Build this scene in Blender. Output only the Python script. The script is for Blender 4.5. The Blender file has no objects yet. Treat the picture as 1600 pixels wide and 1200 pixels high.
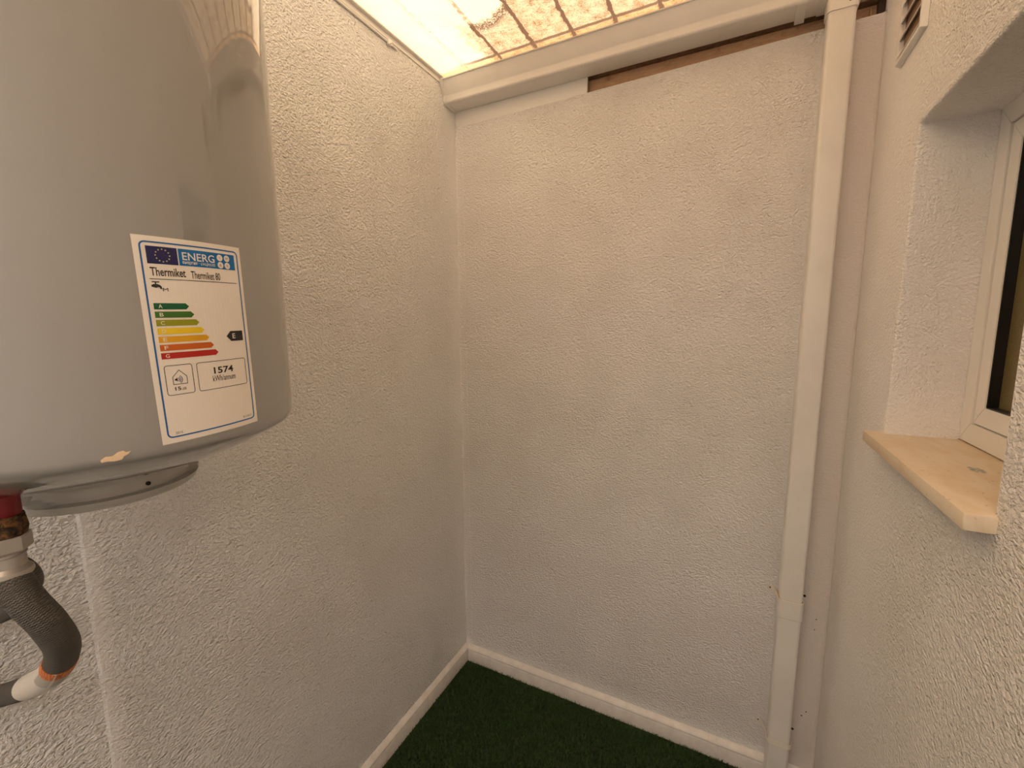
import bpy, bmesh, math, random
import numpy as np
from mathutils import Vector, Matrix

random.seed(7)
rng = np.random.default_rng(7)
SC = bpy.context.scene
COL = SC.collection
PI = math.pi

# ------------------------------------------------------------------ camera
CAM = Vector((1.0104, -1.52, 1.5))
F_PX, YAW, PITCH, ROLL = 681.7, 0.46898, 0.13245, -0.006286
fw = Vector((-math.sin(YAW)*math.cos(PITCH), math.cos(YAW)*math.cos(PITCH), -math.sin(PITCH)))
rt = Vector((math.cos(YAW), math.sin(YAW), 0))
up = rt.cross(fw)
r2 = rt*math.cos(ROLL) + up*math.sin(ROLL)
u2 = -rt*math.sin(ROLL) + up*math.cos(ROLL)
cd = bpy.data.cameras.new('camera')
cd.sensor_width = 36.0
cd.lens = F_PX/1600*36.0
cd.clip_start = 0.02
cam = bpy.data.objects.new('camera', cd)
cam.matrix_world = Matrix(((r2.x, u2.x, -fw.x, CAM.x), (r2.y, u2.y, -fw.y, CAM.y), (r2.z, u2.z, -fw.z, CAM.z), (0, 0, 0, 1)))
COL.objects.link(cam)
SC.camera = cam

# ------------------------------------------------------------------ overcast sky, exposure
world = bpy.data.worlds.new('sky')
SC.world = world
world.use_nodes = True
bg = world.node_tree.nodes['Background']
bg.inputs['Color'].default_value = (1.0, 0.86, 0.73, 1)
bg.inputs['Strength'].default_value = 4.4
SC.view_settings.view_transform = 'Standard'
SC.view_settings.look = 'None'
SC.view_settings.gamma = 1.0
SC.view_settings.use_curve_mapping = False
SC.view_settings.exposure = 0.53
SC.cycles.diffuse_bounces = 7
SC.cycles.max_bounces = 16

# ------------------------------------------------------------------ node helpers
def new_mat(name):
    m = bpy.data.materials.new(name)
    m.use_nodes = True
    nt = m.node_tree
    return m, nt, nt.nodes['Principled BSDF'], nt.nodes['Material Output']

class NT:
    def __init__(s, nt): s.nt = nt
    def n(s, t, **kw):
        nd = s.nt.nodes.new(t)
        for k, v in kw.items(): setattr(nd, k, v)
        return nd
    def link(s, a, b): s.nt.links.new(a, b)
    def val(s, sock, v):
        if isinstance(v, (int, float)): sock.default_value = v
        elif isinstance(v, (tuple, list)): sock.default_value = v
        else: s.link(v, sock)
    def math(s, op, a, b=0.0, c=0.0, clamp=False):
        nd = s.n('ShaderNodeMath', operation=op, use_clamp=clamp)
        s.val(nd.inputs[0], a); s.val(nd.inputs[1], b); s.val(nd.inputs[2], c)
        return nd.outputs[0]
    def ss(s, x, lo, hi):
        nd = s.n('ShaderNodeMapRange', interpolation_type='SMOOTHSTEP')
        s.val(nd.inputs[0], x); s.val(nd.inputs[1], lo); s.val(nd.inputs[2], hi)
        return nd.outputs[0]
    def mix(s, f, a, b):
        nd = s.n('ShaderNodeMix', data_type='RGBA')
        s.val(nd.inputs[0], f); s.val(nd.inputs[6], a); s.val(nd.inputs[7], b)
        return nd.outputs[2]
    def pos(s):
        g = s.n('ShaderNodeNewGeometry')
        sp = s.n('ShaderNodeSeparateXYZ'); s.link(g.outputs['Position'], sp.inputs[0])
        return g.outputs['Position'], sp.outputs[0], sp.outputs[1], sp.outputs[2]
    def mapping(s, v, scale=(1, 1, 1), rot=(0, 0, 0), loc=(0, 0, 0)):
        nd = s.n('ShaderNodeMapping')
        s.link(v, nd.inputs[0]); nd.inputs['Scale'].default_value = scale
        nd.inputs['Rotation'].default_value = rot; nd.inputs['Location'].default_value = loc
        return nd.outputs[0]
    def noise(s, v, scale, detail=2.0, rough=0.5, dist=0.0):
        nd = s.n('ShaderNodeTexNoise')
        s.link(v, nd.inputs['Vector'])
        nd.inputs['Scale'].default_value = scale; nd.inputs['Detail'].default_value = detail
        nd.inputs['Roughness'].default_value = rough; nd.inputs['Distortion'].default_value = dist
        return nd.outputs['Fac']
    def bump(s, h, strength, dist):
        nd = s.n('ShaderNodeBump')
        s.val(nd.inputs['Strength'], strength); nd.inputs['Distance'].default_value = dist
        s.link(h, nd.inputs['Height'])
        return nd.outputs['Normal']

def plain(name, col, rough=0.5, metal=0.0, spec=0.5, coat=0.0, grain=0.0, gscale=300, var=0.0, vscale=12):
    m, nt, b, o = new_mat(name)
    k = NT(nt)
    b.inputs['Base Color'].default_value = (*col, 1)
    b.inputs['Roughness'].default_value = rough
    b.inputs['Metallic'].default_value = metal
    b.inputs['Specular IOR Level'].default_value = spec
    b.inputs['Coat Weight'].default_value = coat
    if grain or var:
        p, x, y, z = k.pos()
        if grain:
            k.link(k.bump(k.noise(p, gscale, 3), grain, 0.001), b.inputs['Normal'])
        if var:
            f = k.noise(p, vscale, 4, 0.6)
            dark = tuple(c*(1-var) for c in col) + (1,)
            k.link(k.mix(k.ss(f, 0.35, 0.65), (*col, 1), dark), b.inputs['Base Color'])
    return m

def plaster(name, along, col=(0.89, 0.885, 0.89), size=1.0, depth=0.0078, strength=1.0, fade=None, rot=0.0, strip=False):
    """rendered wall: short trowel wrinkles. along: 'x' or 'y' is the horizontal axis of the wall face."""
    m, nt, b, o = new_mat(name)
    k = NT(nt)
    p, x, y, z = k.pos()
    sc = (0.75, 1, 1) if along == 'x' else (1, 0.75, 1)
    ro = (0, rot, 0) if along == 'x' else (rot, 0, 0)
    # gently wandering trowel direction
    wob = k.n('ShaderNodeTexNoise'); k.link(p, wob.inputs['Vector']); wob.inputs['Scale'].default_value = 6.0; wob.inputs['Detail'].default_value = 0
    vm = k.n('ShaderNodeVectorMath', operation='MULTIPLY_ADD')
    k.link(wob.outputs['Color'], vm.inputs[0]); vm.inputs[1].default_value = (0.05, 0.05, 0.05); k.link(p, vm.inputs[2])
    v = k.mapping(vm.outputs[0], sc, ro)
    n1 = k.noise(v, 175/size, 2.0, 0.62, 0.25)
    n2 = k.noise(k.mapping(vm.outputs[0], sc, ro, (3.1, 1.7, 0.4)), 85/size, 1.0, 0.5, 0.5)
    slit = k.ss(n2, 0.60, 0.74)
    h = k.math('SUBTRACT', k.math('MULTIPLY', n1, 1.5), k.math('MULTIPLY', slit, 0.25))
    st = strength
    if fade is not None:
        st = k.math('MULTIPLY', fade(k, x, y, z), strength)
    k.link(k.bump(h, st, depth), b.inputs['Normal'])
    big = k.noise(p, 2.3, 4, 0.6)
    c2 = tuple(c*f for c, f in zip(col, (0.95, 0.94, 0.925))) + (1,)
    base = k.mix(k.ss(big, 0.42, 0.72), (*col, 1), c2)
    spk = k.noise(k.mapping(p, (1, 1, 1), (0, 0, 0), (7, 3, 5)), 75, 1.0)
    base = k.mix(k.math('MULTIPLY', k.ss(spk, 0.86, 0.90), 0.4), base, (0.33, 0.27, 0.21, 1))
    if strip:   # shade in the narrow bay beside the downpipe, painted into the base colour
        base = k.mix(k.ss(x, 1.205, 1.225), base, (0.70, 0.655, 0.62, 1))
    k.link(base, b.inputs['Base Color'])
    b.inputs['Roughness'].default_value = 0.62
    b.inputs['Specular IOR Level'].default_value = 0.35
    return m

# ------------------------------------------------------------------ mesh helpers
def link(name, me, mats, parent=None):
    o = bpy.data.objects.new(name, me)
    COL.objects.link(o)
    for mm in (mats if isinstance(mats, (list, tuple)) else [mats]):
        if mm.name not in [q.name for q in me.materials if q]: me.materials.append(mm)
    if parent is not None: o.parent = parent
    return o

def mesh(name, verts, faces, mat, parent=None, smooth=False, angle=None):
    me = bpy.data.meshes.new(name)
    me.from_pydata([tuple(v) for v in verts], [], faces)
    bm = bmesh.new(); bm.from_mesh(me)
    bmesh.ops.recalc_face_normals(bm, faces=bm.faces)
    bm.to_mesh(me); bm.free()
    if smooth:
        for p in me.polygons: p.use_smooth = True
        me.set_sharp_from_angle(angle=math.radians(angle or 40))
    return link(name, me, mat, parent)

def box(name, lo, hi, mat, parent=None, bev=0.0, seg=2):
    bm = bmesh.new()
    bmesh.ops.create_cube(bm, size=1)
    for v in bm.verts:
        v.co = Vector([lo[i] + (v.co[i]+0.5)*(hi[i]-lo[i]) for i in range(3)])
    if bev:
        bmesh.ops.bevel(bm, geom=list(bm.edges), offset=bev, segments=seg, affect='EDGES', profile=0.5)
    me = bpy.data.meshes.new(name); bm.to_mesh(me); bm.free()
    if bev:
        for p in me.polygons: p.use_smooth = True
        me.set_sharp_from_angle(angle=math.radians(50))
    return link(name, me, mat, parent)

def sweep_x(prof, x0, x1, name, mat, parent=None, smooth=False, axis='x', closed=True, caps=True, angle=40):
    """prof: list of (a, z); extruded along x (a=y) or along y (a=x)."""
    n = len(prof); vs = []
    for t in (x0, x1):
        for a, z in prof: vs.append((t, a, z) if axis == 'x' else (a, t, z))
    fs = []
    for i in range(n if closed else n-1):
        j = (i+1) % n
        fs.append((i, j, n+j, n+i))
    if closed and caps: fs += [tuple(range(n)), tuple(range(n, 2*n))]
    return mesh(name, vs, fs, mat, parent, smooth, angle)

def lathe(name, prof, ctr, mat, parent=None, seg=96, angle=35, rfun=None, a0=0.0):
    vs, fs = [], []
    n = len(prof)
    for i in range(seg):
        a = a0 + 2*PI*i/seg
        for j, (r, z) in enumerate(prof):
            if rfun: r = rfun(r, z, a, j)
            vs.append((ctr[0]+r*math.cos(a), ctr[1]+r*math.sin(a), z))
    for i in range(seg):
        k2 = (i+1) % seg
        for j in range(n-1):
            fs.append((i*n+j, k2*n+j, k2*n+j+1, i*n+j+1))
    for j in (0, n-1):
        if prof[j][0] > 1e-6: fs.append(tuple(i*n+j for i in range(seg)))
    o = mesh(name, vs, fs, mat, parent, True, angle)
    if any(p[0] <= 1e-6 for p in prof):
        bm = bmesh.new(); bm.from_mesh(o.data); bmesh.ops.remove_doubles(bm, verts=bm.verts, dist=1e-6); bm.to_mesh(o.data); bm.free()
    return o

def smooth_path(pts, per=10):
    out = []
    P = [Vector(p) for p in pts]
    P = [P[0]*2-P[1]] + P + [P[-1]*2-P[-2]]
    for i in range(1, len(P)-2):
        p0, p1, p2, p3 = P[i-1:i+3]
        for s in range(per):
            t = s/per
            out.append(0.5*((2*p1) + (p2-p0)*t + (2*p0-5*p1+4*p2-p3)*t*t + (3*p1-p0-3*p2+p3)*t**3))
    out.append(P[-2])
    return out

def tube(name, pts, rad, mat, parent=None, seg=20, rib=0.0, ribn=0):
    vs, fs = [], []
    N = len(pts)
    tan = [(pts[min(i+1, N-1)]-pts[max(i-1, 0)]).normalized() for i in range(N)]
    nrm = tan[0].orthogonal().normalized()
    for i in range(N):
        nrm = (nrm - tan[i]*nrm.dot(tan[i])).normalized()
        bn = tan[i].cross(nrm)
        r = rad(i/(N-1)) if callable(rad) else rad
        for s in range(seg):
            a = 2*PI*s/seg
            vs.append(pts[i] + (nrm*math.cos(a)+bn*math.sin(a))*r)
    for i in range(N-1):
        for s in range(seg):
            t = (s+1) % seg
            fs.append((i*seg+s, i*seg+t, (i+1)*seg+t, (i+1)*seg+s))
    fs += [tuple(range(seg)), tuple(range((N-1)*seg, N*seg))]
    o = mesh(name, vs, fs, mat, parent, True, 60)
    # running-length UV for woven sleeves
    me = o.data
    uvl = me.uv_layers.new(name='UVMap')
    L = [0.0]
    for i in range(1, N): L.append(L[-1]+(pts[i]-pts[i-1]).length)
    for poly in me.polygons:
        for li, vi in zip(poly.loop_indices, poly.vertices):
            i, s = divmod(vi, seg)
            uvl.data[li].uv = (s/seg, L[i])
    return o

def empty(name, loc):
    o = bpy.data.objects.new(name, None); COL.objects.link(o); o.location = loc
    o.empty_display_size = 0.05
    return o
def adopt(root, children_fn=None):
    pass
def fixpar(root):
    """children were modelled in world space: keep them there under a root that stands at the thing's base."""
    bpy.context.view_layer.update()
    inv = root.matrix_world.inverted()
    for c in root.children: c.matrix_parent_inverse = inv
def tag(o, label, cat, group=None):
    o['label'] = label; o['category'] = cat
    if group: o['group'] = group
def struct(o, label=None):
    o['kind'] = 'structure'
    if label: o['label'] = label
    return o

def rrect(cx, cy, w, d, r, n=5):
    pts = []
    for (sx, sy, a0) in ((1, 1, 0), (-1, 1, 90), (-1, -1, 180), (1, -1, 270)):
        for i in range(n+1):
            a = math.radians(a0+90*i/n)
            pts.append((cx+sx*(w/2-r)+r*math.cos(a), cy+sy*(d/2-r)+r*math.sin(a)))
    return pts
def prism(name, outline, z0, z1, mat, parent=None, shift=(0, 0), inner=None):
    """vertical prism of a plan outline; shift moves the top; inner = wall thickness outline for hollow ends."""
    n = len(outline)
    vs = [(x, y, z0) for x, y in outline] + [(x+shift[0], y+shift[1], z1) for x, y in outline]
    fs = [(i, (i+1) % n, n+(i+1) % n, n+i) for i in range(n)] + [tuple(range(n)), tuple(range(n, 2*n))]
    return mesh(name, vs, fs, mat, parent, True, 45)

# ------------------------------------------------------------------ dimensions
W = 1.3116          # right wall plane
YB = -3.4          # wall behind the photographer
ZT = 2.404          # roof sheet
SEAM = -1.212       # vertical step in the left wall's render

def top_z(x): return 2.262 + 0.0165*x

# ------------------------------------------------------------------ materials
def fade_back(k, x, y, z):
    a = k.math('MULTIPLY_ADD', k.ss(x, 0.004, 0.05), 0.15, 0.85)
    b = k.math('SUBTRACT', 1.0, k.math('MULTIPLY', k.ss(x, 1.165, 1.19), 0.72))
    c = k.ss(z, 0.06, 0.13)
    return k.math('MULTIPLY', k.math('MULTIPLY', a, b), k.math('MULTIPLY_ADD', c, 0.7, 0.3))
def fade_left(k, x, y, z):
    a = k.math('MULTIPLY_ADD', k.math('SUBTRACT', 1.0, k.ss(y, -0.10, -0.01)), 0.4, 0.6)
    s = k.math('MULTIPLY_ADD', k.ss(k.math('ABSOLUTE', k.math('SUBTRACT', y, SEAM)), 0.0, 0.03), 0.6, 0.4)
    return k.math('MULTIPLY', a, s)
def fade_right(k, x, y, z):
    a = k.math('MULTIPLY_ADD', k.math('SUBTRACT', 1.0, k.ss(y, -0.6, -0.15)), 0.45, 0.55)
    return a
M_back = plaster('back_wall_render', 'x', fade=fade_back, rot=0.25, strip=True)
M_left = plaster('left_wall_render', 'y', col=(0.875, 0.885, 0.905), fade=fade_left, rot=0.2)
M_coarse = plaster('coarse_left_render', 'y', col=(0.875, 0.885, 0.905), size=1.15, depth=0.0078, rot=-0.3)
M_right = plaster('right_wall_render', 'y', size=1.0, depth=0.0062, fade=fade_right)
M_reveal = M_right
M_white = plain('white_lacquered_aluminium', (0.80, 0.79, 0.77), 0.35, grain=0.02, gscale=900)
M_pvc = plain('white_gutter_lacquer', (0.78, 0.765, 0.74), 0.32, var=0.05, vscale=9)
M_skirt = plain('painted_skirting', (0.80, 0.765, 0.74), 0.45, grain=0.06, gscale=120, var=0.10, vscale=25)
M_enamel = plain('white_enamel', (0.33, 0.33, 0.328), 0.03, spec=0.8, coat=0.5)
M_cap = plain('grey_white_plastic', (0.47, 0.46, 0.44), 0.28, grain=0.02, gscale=400)
M_red = plain('dark_red_plastic', (0.20, 0.008, 0.011), 0.5)
M_nickel = plain('nickel_plated_brass', (0.45, 0.42, 0.38), 0.38, metal=0.6, grain=0.03, gscale=200)
M_black = plain('black_rubber_and_gap_shade', (0.008, 0.008, 0.009), 0.35)
M_dark = plain('dark_hole', (0.02, 0.016, 0.012), 0.9)
M_screw = plain('dull_screw', (0.30, 0.27, 0.23), 0.4, metal=0.8)
M_sealant = plain('rusty_sealant', (0.35, 0.17, 0.06), 0.7)
M_joint_shadow = plain('joint_shadow', (0.22, 0.17, 0.12), 0.9)
M_flake = plain('cream_flake', (0.80, 0.62, 0.43), 0.8, grain=0.3, gscale=200)

def rust_mat():
    m, nt, b, o = new_mat('hemp_and_rust'); k = NT(nt); p, x, y, z = k.pos()
    n = k.noise(p, 120, 4, 0.6, 1.0)
    c = k.mix(k.ss(n, 0.4, 0.6), (0.035, 0.022, 0.012, 1), (0.20, 0.085, 0.025, 1))
    k.link(c, b.inputs['Base Color']); b.inputs['Roughness'].default_value = 0.85
    k.link(k.bump(n, 1.0, 0.004), b.inputs['Normal'])
    return m
M_rust = rust_mat()

def timber_mat():
    m, nt, b, o = new_mat('bare_timber'); k = NT(nt); p, x, y, z = k.pos()
    g = k.noise(k.mapping(p, (6, 40, 60)), 4, 5, 0.65, 0.6)
    c = k.mix(k.ss(g, 0.3, 0.7), (0.60, 0.40, 0.25, 1), (0.46, 0.28, 0.16, 1))
    st = k.noise(p, 22, 3)
    c = k.mix(k.math('MULTIPLY', k.ss(st, 0.58, 0.75), 0.7), c, (0.20, 0.10, 0.055, 1))
    k.link(c, b.inputs['Base Color']); b.inputs['Roughness'].default_value = 0.85
    k.link(k.bump(g, 0.5, 0.002), b.inputs['Normal'])
    return m
M_timber = timber_mat()

def limestone_mat():
    m, nt, b, o = new_mat('cream_limestone'); k = NT(nt); p, x, y, z = k.pos()
    n = k.noise(k.mapping(p, (1.0, 0.35, 1)), 30, 5, 0.6, 0.6)
    c = k.mix(k.ss(n, 0.35, 0.7), (0.78, 0.68, 0.54, 1), (0.72, 0.58, 0.41, 1))
    f = k.noise(k.mapping(p, (1, 1, 1), (0, 0, 0), (4, 2, 9)), 130, 2)
    c = k.mix(k.math('MULTIPLY', k.ss(f, 0.66, 0.78), 0.6), c, (0.35, 0.24, 0.14, 1))
    # greyish-blue paint smear near the window frame
    dx = k.math('DIVIDE', k.math('SUBTRACT', x, 1.372), 0.010)
    dy = k.math('DIVIDE', k.math('SUBTRACT', y, -0.575), 0.020)
    rr = k.math('ADD', k.math('POWER', dx, 2.0), k.math('POWER', dy, 2.0))
    sm = k.math('MULTIPLY', k.math('SUBTRACT', 1.0, k.ss(rr, 0.5, 1.2)), k.ss(k.noise(p, 150, 2), 0.38, 0.55))
    c = k.mix(k.math('MULTIPLY', sm, 0.8), c, (0.20, 0.25, 0.24, 1))
    k.link(c, b.inputs['Base Color']); b.inputs['Roughness'].default_value = 0.5
    k.link(k.bump(n, 0.15, 0.001), b.inputs['Normal'])
    return m
M_stone = limestone_mat()

def glass_mat():
    m, nt, b, o = new_mat('olive_obscure_glass'); k = NT(nt); p, x, y, z = k.pos()
    n = k.noise(p, 420, 3, 0.6)
    b.inputs['Base Color'].default_value = (0.16, 0.125, 0.045, 1)
    b.inputs['Roughness'].default_value = 0.38
    b.inputs['Coat Weight'].default_value = 0.15
    k.link(k.bump(n, 0.35, 0.0012), b.inputs['Normal'])
    c = k.mix(k.ss(k.noise(p, 500, 2), 0.35, 0.65), (0.13, 0.10, 0.035, 1), (0.20, 0.16, 0.065, 1))
    k.link(c, b.inputs['Base Color'])
    return m
M_glass = glass_mat()

def hose_mat():
    m, nt, b, o = new_mat('braided_dark_hose'); k = NT(nt)
    tc = k.n('ShaderNodeTexCoord')
    sp = k.n('ShaderNodeSeparateXYZ'); k.link(tc.outputs['UV'], sp.inputs[0])
    u, v = sp.outputs[0], sp.outputs[1]
    a = k.math('SINE', k.math('MULTIPLY_ADD', u, 2*PI*22, k.math('MULTIPLY', v, 2*PI*330)))
    c = k.math('SINE', k.math('SUBTRACT', k.math('MULTIPLY', u, 2*PI*22), k.math('MULTIPLY', v, 2*PI*330)))
    h = k.math('SINE', k.math('ADD', k.math('MULTIPLY', v, 2*PI*470), k.math('MULTIPLY', k.math('SINE', k.math('MULTIPLY', u, 2*PI*26)), 1.1)))
    k.link(k.bump(h, 0.6, 0.0008), b.inputs['Normal'])
    col = k.mix(k.ss(h, -0.6, 0.6), (0.05, 0.044, 0.038, 1), (0.115, 0.10, 0.088, 1))
    k.link(col, b.inputs['Base Color'])
    b.inputs['Roughness'].default_value = 0.55
    return m
M_hose = hose_mat()

def roof_mat():
    m, nt, b, o = new_mat('weathered_translucent_sheet'); k = NT(nt); p, x, y, z = k.pos()
    nt.nodes.remove(b)
    wob = k.math('MULTIPLY_ADD', k.noise(k.mapping(p, (1, 1, 0)), 26, 3, 0.6), 0.020, -0.010)
    # distance to the nearest rib (pitch 131.5 mm)
    ph = k.math('SUBTRACT', k.math('MODULO', k.math('ADD', k.math('ADD', x, wob), 2.63-0.1158+0.06575), 0.1315), 0.06575)
    rib = k.math('ABSOLUTE', ph)
    fine = k.noise(k.mapping(p, (1, 1, 0)), 190, 4, 0.7)
    mid = k.noise(k.mapping(p, (1, 1, 0), (0, 0, 0), (2, 5, 0)), 34, 4, 0.65)
    low = k.noise(k.mapping(p, (1, 1, 0), (0, 0, 0), (8, 1, 0)), 9, 3, 0.6)
    # grimy field: right of a wandering edge, spreading towards the gutter
    # grimy field: an arched upper outline between two ribs, higher up to the right, thinning out to the left
    q = k.math('DIVIDE', k.math('SUBTRACT', x, 0.290), 0.075)
    yc = k.math('SUBTRACT', -0.277, k.math('MULTIPLY', k.math('POWER', k.math('ABSOLUTE', q), 1.8), 0.034))
    yc = k.math('SUBTRACT', yc, k.math('MULTIPLY', k.ss(x, 0.37, 0.44), 0.12))
    e1 = k.math('ADD', k.math('SUBTRACT', y, yc), k.math('MULTIPLY_ADD', mid, 0.07, -0.035))
    e2 = k.math('MULTIPLY', k.math('SUBTRACT', k.math('ADD', x, k.math('MULTIPLY_ADD', mid, 0.12, -0.06)), 0.185), 1.2)
    edge = k.math('MINIMUM', e1, e2)
    grime = k.ss(edge, -0.01, 0.07)
    mott = k.ss(k.math('ADD', k.math('MULTIPLY', fine, 0.6), k.math('MULTIPLY', mid, 0.5)), 0.46, 0.72)
    g = k.math('MULTIPLY', grime, k.math('MULTIPLY_ADD', mott, 0.62, 0.36))
    # dark tide mark along the edge of the grimy field
    tide = k.math('MULTIPLY', k.math('SUBTRACT', 1.0, k.ss(k.math('ABSOLUTE', k.math('SUBTRACT', e1, 0.022)), 0.012, 0.034)), k.ss(k.math('ADD', fine, k.math('MULTIPLY', mid, 0.6)), 0.66, 0.84))
    tide = k.math('MULTIPLY', tide, k.math('MULTIPLY', k.ss(x, 0.24, 0.262), k.math('SUBTRACT', 1.0, k.ss(x, 0.40, 0.46))))
    # silt caught along the ribs
    wline = k.math('MULTIPLY_ADD', fine, 0.007, k.math('MULTIPLY', k.ss(x, 0.13, 0.26), 0.0045))
    line = k.math('SUBTRACT', 1.0, k.ss(rib, k.math('SUBTRACT', wline, 0.0035), wline))
    thin = k.math('MULTIPLY', k.math('MULTIPLY', line, k.ss(mid, 0.40, 0.56)), k.ss(x, 0.09, 0.10))
    rest = k.math('MAXIMUM', k.ss(x, 0.31, 0.33), k.ss(edge, -0.02, 0.02))
    rest = k.math('MULTIPLY', rest, k.ss(x, 0.17, 0.2))
    line = k.math('MAXIMUM', k.math('MULTIPLY', thin, 0.7), k.math('MULTIPLY', line, rest))
    # silt line just before the gutter
    ed = k.math('ABSOLUTE', k.math('ADD', k.math('ADD', y, 0.112), k.math('MULTIPLY', wob, 0.3)))
    eline = k.math('MULTIPLY', k.math('SUBTRACT', 1.0, k.ss(ed, 0.0045, 0.0085)), k.ss(x, 0.02, 0.20))
    streak = k.math('MULTIPLY', k.ss(y, -0.106, -0.103), k.ss(k.noise(k.mapping(p, (14, 130, 0)), 1.6, 4, 0.7), 0.45, 0.7))
    c = k.mix(k.ss(low, 0.35, 0.7), (0.485, 0.40, 0.285, 1), (0.475, 0.38, 0.255, 1))
    warm = k.ss(x, 0.0, 0.35)
    c = k.mix(k.math('MULTIPLY', warm, 0.4), c, (0.45, 0.34, 0.205, 1))
    c = k.mix(k.math('MULTIPLY', k.ss(y, -0.106, -0.102), 0.6), c, (0.50, 0.27, 0.09, 1))
    c = k.mix(g, c, (0.12, 0.056, 0.019, 1))
    dk = k.math('MAXIMUM', k.math('MAXIMUM', line, k.math('MULTIPLY', tide, 0.95)), k.math('MAXIMUM', k.math('MULTIPLY', eline, 0.9), k.math('MULTIPLY', streak, 0.4)), clamp=True)
    c = k.mix(dk, c, (0.075, 0.042, 0.026, 1))
    tr = k.n('ShaderNodeBsdfTranslucent'); k.link(c, tr.inputs['Color'])
    df = k.n('ShaderNodeBsdfDiffuse'); k.link(k.mix(0.3, c, (0.6, 0.5, 0.4, 1)), df.inputs['Color'])
    gl = k.n('ShaderNodeBsdfGlossy'); gl.inputs['Roughness'].default_value = 0.3
    m1 = k.n('ShaderNodeMixShader'); m1.inputs[0].default_value = 0.25
    k.link(tr.outputs[0], m1.inputs[1]); k.link(df.outputs[0], m1.inputs[2])
    m2 = k.n('ShaderNodeMixShader'); m2.inputs[0].default_value = 0.03
    k.link(m1.outputs[0], m2.inputs[1]); k.link(gl.outputs[0], m2.inputs[2])
    k.link(m2.outputs[0], o.inputs['Surface'])
    return m
M_roof = roof_mat()

def turf_mat(island):
    m, nt, b, o = new_mat('green_turf_blades' if island else 'turf_backing'); k = NT(nt); p, x, y, z = k.pos()
    if island:
        g = k.n('ShaderNodeNewGeometry'); f = g.outputs['Random Per Island']
        c = k.mix(f, (0.016, 0.055, 0.014, 1), (0.060, 0.125, 0.030, 1))
        c = k.mix(k.math('MULTIPLY', k.ss(f, 0.93, 0.95), 0.5), c, (0.14, 0.17, 0.06, 1))
        big = k.noise(p, 6, 3)
        c = k.mix(k.math('MULTIPLY', k.ss(big, 0.4, 0.7), 0.4), c, (0.035, 0.075, 0.012, 1))
    else:
        c = k.mix(k.noise(p, 200, 3), (0.008, 0.02, 0.006, 1), (0.02, 0.045, 0.012, 1))
    k.link(c, b.inputs['Base Color']); b.inputs['Roughness'].default_value = 0.6
    return m
M_turf = turf_mat(True); M_turfbase = turf_mat(False)

# ------------------------------------------------------------------ the setting
fl = box('floor', (-0.2, YB-0.1, -0.12), (W+0.3, 0.25, 0.0), M_turfbase); struct(fl, 'green backing of the artificial turf floor')

# left wall: two thicknesses of render that meet in a vertical step
vs = []; prof = [(0.0, 0.03), (0.0, SEAM), (-0.0018, SEAM-0.0050), (-0.0018, YB), (-0.25, YB), (-0.25, 0.03)]
n = len(prof)
vs = [(x, y, -0.02) for x, y in prof] + [(x, y, 2.45) for x, y in prof]
fs = [(i, (i+1) % n, n+(i+1) % n, n+i) for i in range(n)] + [tuple(range(n)), tuple(range(n, 2*n))]
wl = mesh('wall_left', vs, fs, [M_left, M_coarse]); struct(wl, 'white rendered wall with a vertical step behind the water heater')
for p in wl.data.polygons:
    if p.normal.x > 0.5 and p.center.y < SEAM-0.01: p.material_index = 1

# back wall: plan outline with soft plaster corners and a hairline joint by the left corner
out = []
for i in range(7):
    a = PI + (PI/2)*(i/6)      # concave fillet at the left corner
    out.append((0.014+0.0135*math.cos(a), -0.014-0.0135*math.sin(a)-0.0))
fil = []
for i in range(9):
    t = i/8*PI/2
    fil.append((0.0002+0.006*(1-math.cos(t)), -0.006*(1-math.sin(t))))
prof = [(0.0002, 0.03)] + fil + [(0.0310, 0.0), (0.0314, 0.0012), (0.0320, 0.0012), (0.0324, 0.0)]
prof += [(0.2, 0), (0.4, 0), (0.6, 0), (0.8, 0), (1.0, 0), (1.2, 0)]
for i in range(11):
    t = i/10*PI/2
    prof.append((W-0.0002-0.010*(1-math.sin(t)), -0.010*(1-math.cos(t))))
prof += [(W-0.0002, 0.03)]
n = len(prof)
vs = [(x, y, -0.02) for x, y in prof] + [(x, y, top_z(x)) for x, y in prof]
fs = [(i, (i+1) % n, n+(i+1) % n, n+i) for i in range(n)] + [tuple(range(n)), tuple(range(n, 2*n))]
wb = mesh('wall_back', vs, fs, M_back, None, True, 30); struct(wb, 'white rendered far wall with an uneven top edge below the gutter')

# right wall with the window reveal
RY0, RY1, RZ0, RZ1 = -0.786, -0.337, 1.2455, 1.889
XF = 1.430
def ring(y0, y1, z0, z1, x): return [(x, y0, z0), (x, y1, z0), (x, y1, z1), (x, y0, z1)]
rings = [ring(YB, 0.03, -0.02, 2.45, W)]
rr = 0.007
for i in range(6):
    t = i/5*PI/2
    e = rr*(1-math.sin(t)); dx = rr*(1-math.cos(t))
    rings.append(ring(RY0-e, RY1+e, RZ0-e, RZ1+e, W+dx))
rings.append(ring(RY0, RY1, RZ0, RZ1+0.004, XF+0.07))
vs = [v for r_ in rings for v in r_]; fs = []
for i in range(len(rings)-1):
    for j in range(4):
        k2 = (j+1) % 4
        fs.append((4*i+j, 4*i+k2, 4*i+4+k2, 4*i+4+j))
wr = mesh('wall_right', vs, fs, M_right, None, True, 50); struct(wr, 'white rendered wall on the right with the deep window opening')
bm = bmesh.new(); bm.from_mesh(wr.data)
back = [bm.verts.new((W+0.35, y, z)) for y, z in ((YB, -0.02), (0.03, -0.02), (0.03, 2.45), (YB, 2.45))]
bm.verts.ensure_lookup_table()
o4 = bm.verts[:4]
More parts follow.
